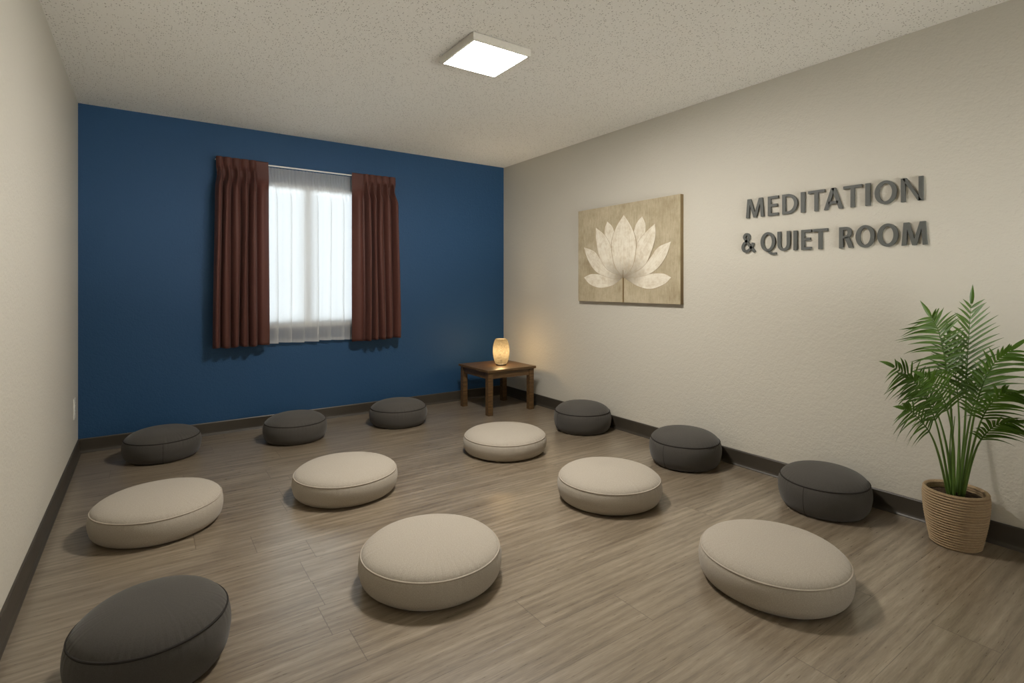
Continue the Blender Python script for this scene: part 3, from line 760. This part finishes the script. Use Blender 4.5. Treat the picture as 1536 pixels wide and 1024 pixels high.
def leaflet(bm, p, d, up, L, w, droop):
    """one narrow folded blade from p along d, bending down by droop"""
    d = d.normalized(); side = d.cross(up)
    if side.length < 1e-4: return
    side.normalize(); n = 6; prev = None
    for i in range(n + 1):
        t = i / n
        c_ = p + d * (L * t) + Vector((0, 0, -1)) * (droop * L * t * t)
        ww = w * (math.sin(PI * min(1, .12 + t * .88) ** .75)) if i < n else .0004
        fold = up * (ww * .35)
        cur = [bm.verts.new(c_ + side * ww + fold), bm.verts.new(c_), bm.verts.new(c_ - side * ww + fold)]
        if prev:
            bm.faces.new((prev[0], prev[1], cur[1], cur[0])); bm.faces.new((prev[1], prev[2], cur[2], cur[1]))
        prev = cur
WALLX = XR - .012 - PX
BT_ = Vector((PX, PY, 0))
def frond(pts, start, nl, L, ang, droop, sideref, asym=(1, 1), seed=0):
    rn = random.Random(seed)
    pts = [Vector(p) - BT_ for p in pts]
    b0 = Vector((pts[0].x * .62, pts[0].y * .62, .195))
    cv = catmull([b0] + pts[1:], 12); n = len(cv)
    cut = int(start * (n - 1))
    bm = bmesh.new()
    tube(bm, cv[:cut + 1], [.0062 - .0030 * i / max(1, cut) for i in range(cut + 1)], 8)
    st = mesh_obj('stalk', bm, M['stem'], palm, True)
    bm = bmesh.new()
    tube(bm, cv[cut:], [.0030 - .0022 * i / (n - 1 - cut) for i in range(n - cut)], 5)
    sref = Vector(sideref).normalized()
    nl = int(nl * 1.25)
    for k in range(nl):
        f_ = ((k + .5) / nl) ** 1.22 * .985
        idx = cut + f_ * (n - 1 - cut); i = min(n - 2, int(idx)); p_ = cv[i].lerp(cv[i + 1], idx - i)
        tg = (cv[min(i + 2, n - 1)] - cv[max(i - 1, 0)]).normalized()
        side = (sref - tg * sref.dot(tg)).normalized(); nrm = side.cross(tg).normalized()
        if nrm.y > 0.35: nrm = -nrm
        ln = L * (.60 + .55 * math.sin(PI * min(1, .15 + f_ * .80)) ** .9) * (1.0 - .42 * f_ ** 3)
        a = math.radians(ang * (1.04 - .34 * f_))
        for sgn, am in ((1, asym[0]), (-1, asym[1])):
            aa = a + math.radians(rn.uniform(-5, 5))
            d = tg * math.cos(aa) + side * (sgn * math.sin(aa)) + nrm * rn.uniform(.0, .22)
            l_ = ln * am * rn.uniform(.9, 1.06)
            d.normalize()
            end = p_.x + d.x * l_
            if end > WALLX - .008:                      # blades near the wall bend along it
                d.x = max(-.9, (WALLX - .008 - p_.x) / l_); d.normalize()
            leaflet(bm, p_, d, nrm, l_, .0060 * rn.uniform(.85, 1.15), 1.35 * droop * rn.uniform(.7, 1.3))
    leaflet(bm, cv[-1], (cv[-1] - cv[-3]).normalized(), Vector((-.85, -.48, .2)), L * .62, .0085, droop * .6)
    for v_ in bm.verts:
        if v_.co.x > WALLX: v_.co.x = WALLX
    mesh_obj('frond', bm, M['leaf'], st, True)
R_ = (0.823, -0.568, 0.0)
frond([(3.099, 0.838, .209), (3.079, .815, .55), (3.064, .802, .858), (3.04, .782, 1.115)], .50, 15, .150, 56, .10, R_, seed=1)
frond([(3.061, .852, .213), (2.981, .834, .561), (2.914, .832, .807), (2.848, .841, .987), (2.80, .857, 1.06)], .50, 16, .165, 66, .16, R_, (.75, 1.1), seed=2)
frond([(3.044, .864, .213), (2.974, .864, .434), (2.888, .875, .62), (2.759, .902, .777), (2.65, .940, .845)], .46, 15, .155, 52, .30, (.5, -.3, .8), seed=3)
frond([(3.024, .866, .217), (2.934, .867, .426), (2.849, .877, .548), (2.747, .898, .634), (2.685, .915, .665)], .50, 10, .125, 48, .35, (.5, -.3, .8), seed=4)
frond([(3.089, .82, .217), (3.022, .782, .507), (2.976, .74, .712), (2.974, .694, .855), (2.985, .64, .925)], .46, 14, .160, 54, .22, (.7, -.6, -.3), (1.05, .8), seed=5)
frond([(3.064, .814, .225), (2.976, .765, .46), (2.913, .711, .64), (2.889, .655, .74), (2.885, .60, .765)], .48, 12, .140, 52, .32, (.7, -.5, -.5), seed=6)
frond([(3.069, .81, .225), (3.002, .772, .409), (2.958, .729, .53), (2.935, .672, .612), (2.94, .615, .635)], .50, 11, .130, 48, .35, (.6, -.4, -.6), seed=7)
frond([(3.112, .853, .201), (3.16, .857, .529), (3.145, .867, .781), (3.109, .88, .955)], .52, 13, .140, 55, .10, R_, seed=8)
frond([(3.051, .847, .217), (2.936, .817, .498), (2.837, .812, .668), (2.736, .822, .778), (2.66, .838, .82)], .48, 13, .140, 55, .28, (.7, -.5, .5), seed=9)
frond([(3.102, .836, .209), (3.059, .805, .495), (3.052, .773, .683), (3.05, .738, .819)], .55, 11, .130, 52, .15, R_, seed=10)
frond([(3.064, .862, .209), (3.039, .868, .437), (3.001, .894, .606), (2.936, .927, .716), (2.87, .96, .77)], .50, 12, .130, 54, .28, (.6, -.5, .6), seed=11)
# bare young stalks
for k, (dx, dy, ex, ey, ez) in enumerate(((-.02, .01, -.045, -.01, .60), (.012, -.012, -.01, -.05, .58), (.0, .02, .01, .015, .62), (-.012, -.015, -.07, -.035, .56))):
    bm = bmesh.new(); cv = catmull([(dx, dy, .195), (dx * .9 + ex * .3, dy * .9 + ey * .3, .40), (ex, ey, ez)], 8)
    tube(bm, cv, [.0058 - .0045 * i / (len(cv) - 1) for i in range(len(cv))], 8); mesh_obj('stalk', bm, M['stem'], palm, True)

# ------------------------------------------------------------------ daylight
# overcast sky outside the curtained window; added glow below the horizon on both sides
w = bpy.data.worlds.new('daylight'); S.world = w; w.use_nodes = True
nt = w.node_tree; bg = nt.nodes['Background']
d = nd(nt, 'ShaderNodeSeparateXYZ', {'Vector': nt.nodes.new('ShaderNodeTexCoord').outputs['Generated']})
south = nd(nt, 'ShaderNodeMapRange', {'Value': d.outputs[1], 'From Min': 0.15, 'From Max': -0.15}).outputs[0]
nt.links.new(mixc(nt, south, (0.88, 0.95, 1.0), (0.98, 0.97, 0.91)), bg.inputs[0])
# bright band below the horizon, shaped to throw light up onto the ceiling
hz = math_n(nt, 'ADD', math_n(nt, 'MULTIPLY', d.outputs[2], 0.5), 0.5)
fill_band = ramp(nt, hz, [(0.05, (.06, .06, .06)), (0.24, (.22, .22, .22)), (0.36, (1, 1, 1)), (0.435, (.9, .9, .9)), (0.465, (0, 0, 0))])
sky_n = math_n(nt, 'ADD', SKY, math_n(nt, 'MULTIPLY', fill_band, FILL_BAND))
sky_s = math_n(nt, 'ADD', SOUTH_SKY, math_n(nt, 'MULTIPLY', fill_band, SOUTH_FILL_BAND))
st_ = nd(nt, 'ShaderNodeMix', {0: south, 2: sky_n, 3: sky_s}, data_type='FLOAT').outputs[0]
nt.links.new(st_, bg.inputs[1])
w.cycles.sampling_method = 'MANUAL'; w.cycles.sample_map_resolution = 512

# ------------------------------------------------------------------ camera
cam = bpy.data.cameras.new('camera'); co = bpy.data.objects.new('camera', cam); C.objects.link(co)
co.location = (0, 0, EYE); co.rotation_euler = (PI / 2, 0, -YAW)
cam.sensor_width = 36.0; cam.lens = FPX / 1536 * 36.0
cam.shift_y = -(512 - HOR) / 1536
cam.clip_start = 0.02
S.camera = co
S.view_settings.view_transform = 'Standard'; S.view_settings.look = 'None'
S.view_settings.gamma = 1.0; S.view_settings.use_curve_mapping = False; S.view_settings.exposure = 0.40
S.cycles.max_bounces = 14; S.cycles.diffuse_bounces = 8; S.cycles.transparent_max_bounces = 16; S.cycles.transmission_bounces = 8
S.cycles.use_denoising = True; S.cycles.sample_clamp_indirect = 6.0
S.cycles.caustics_reflective = False; S.cycles.caustics_refractive = False
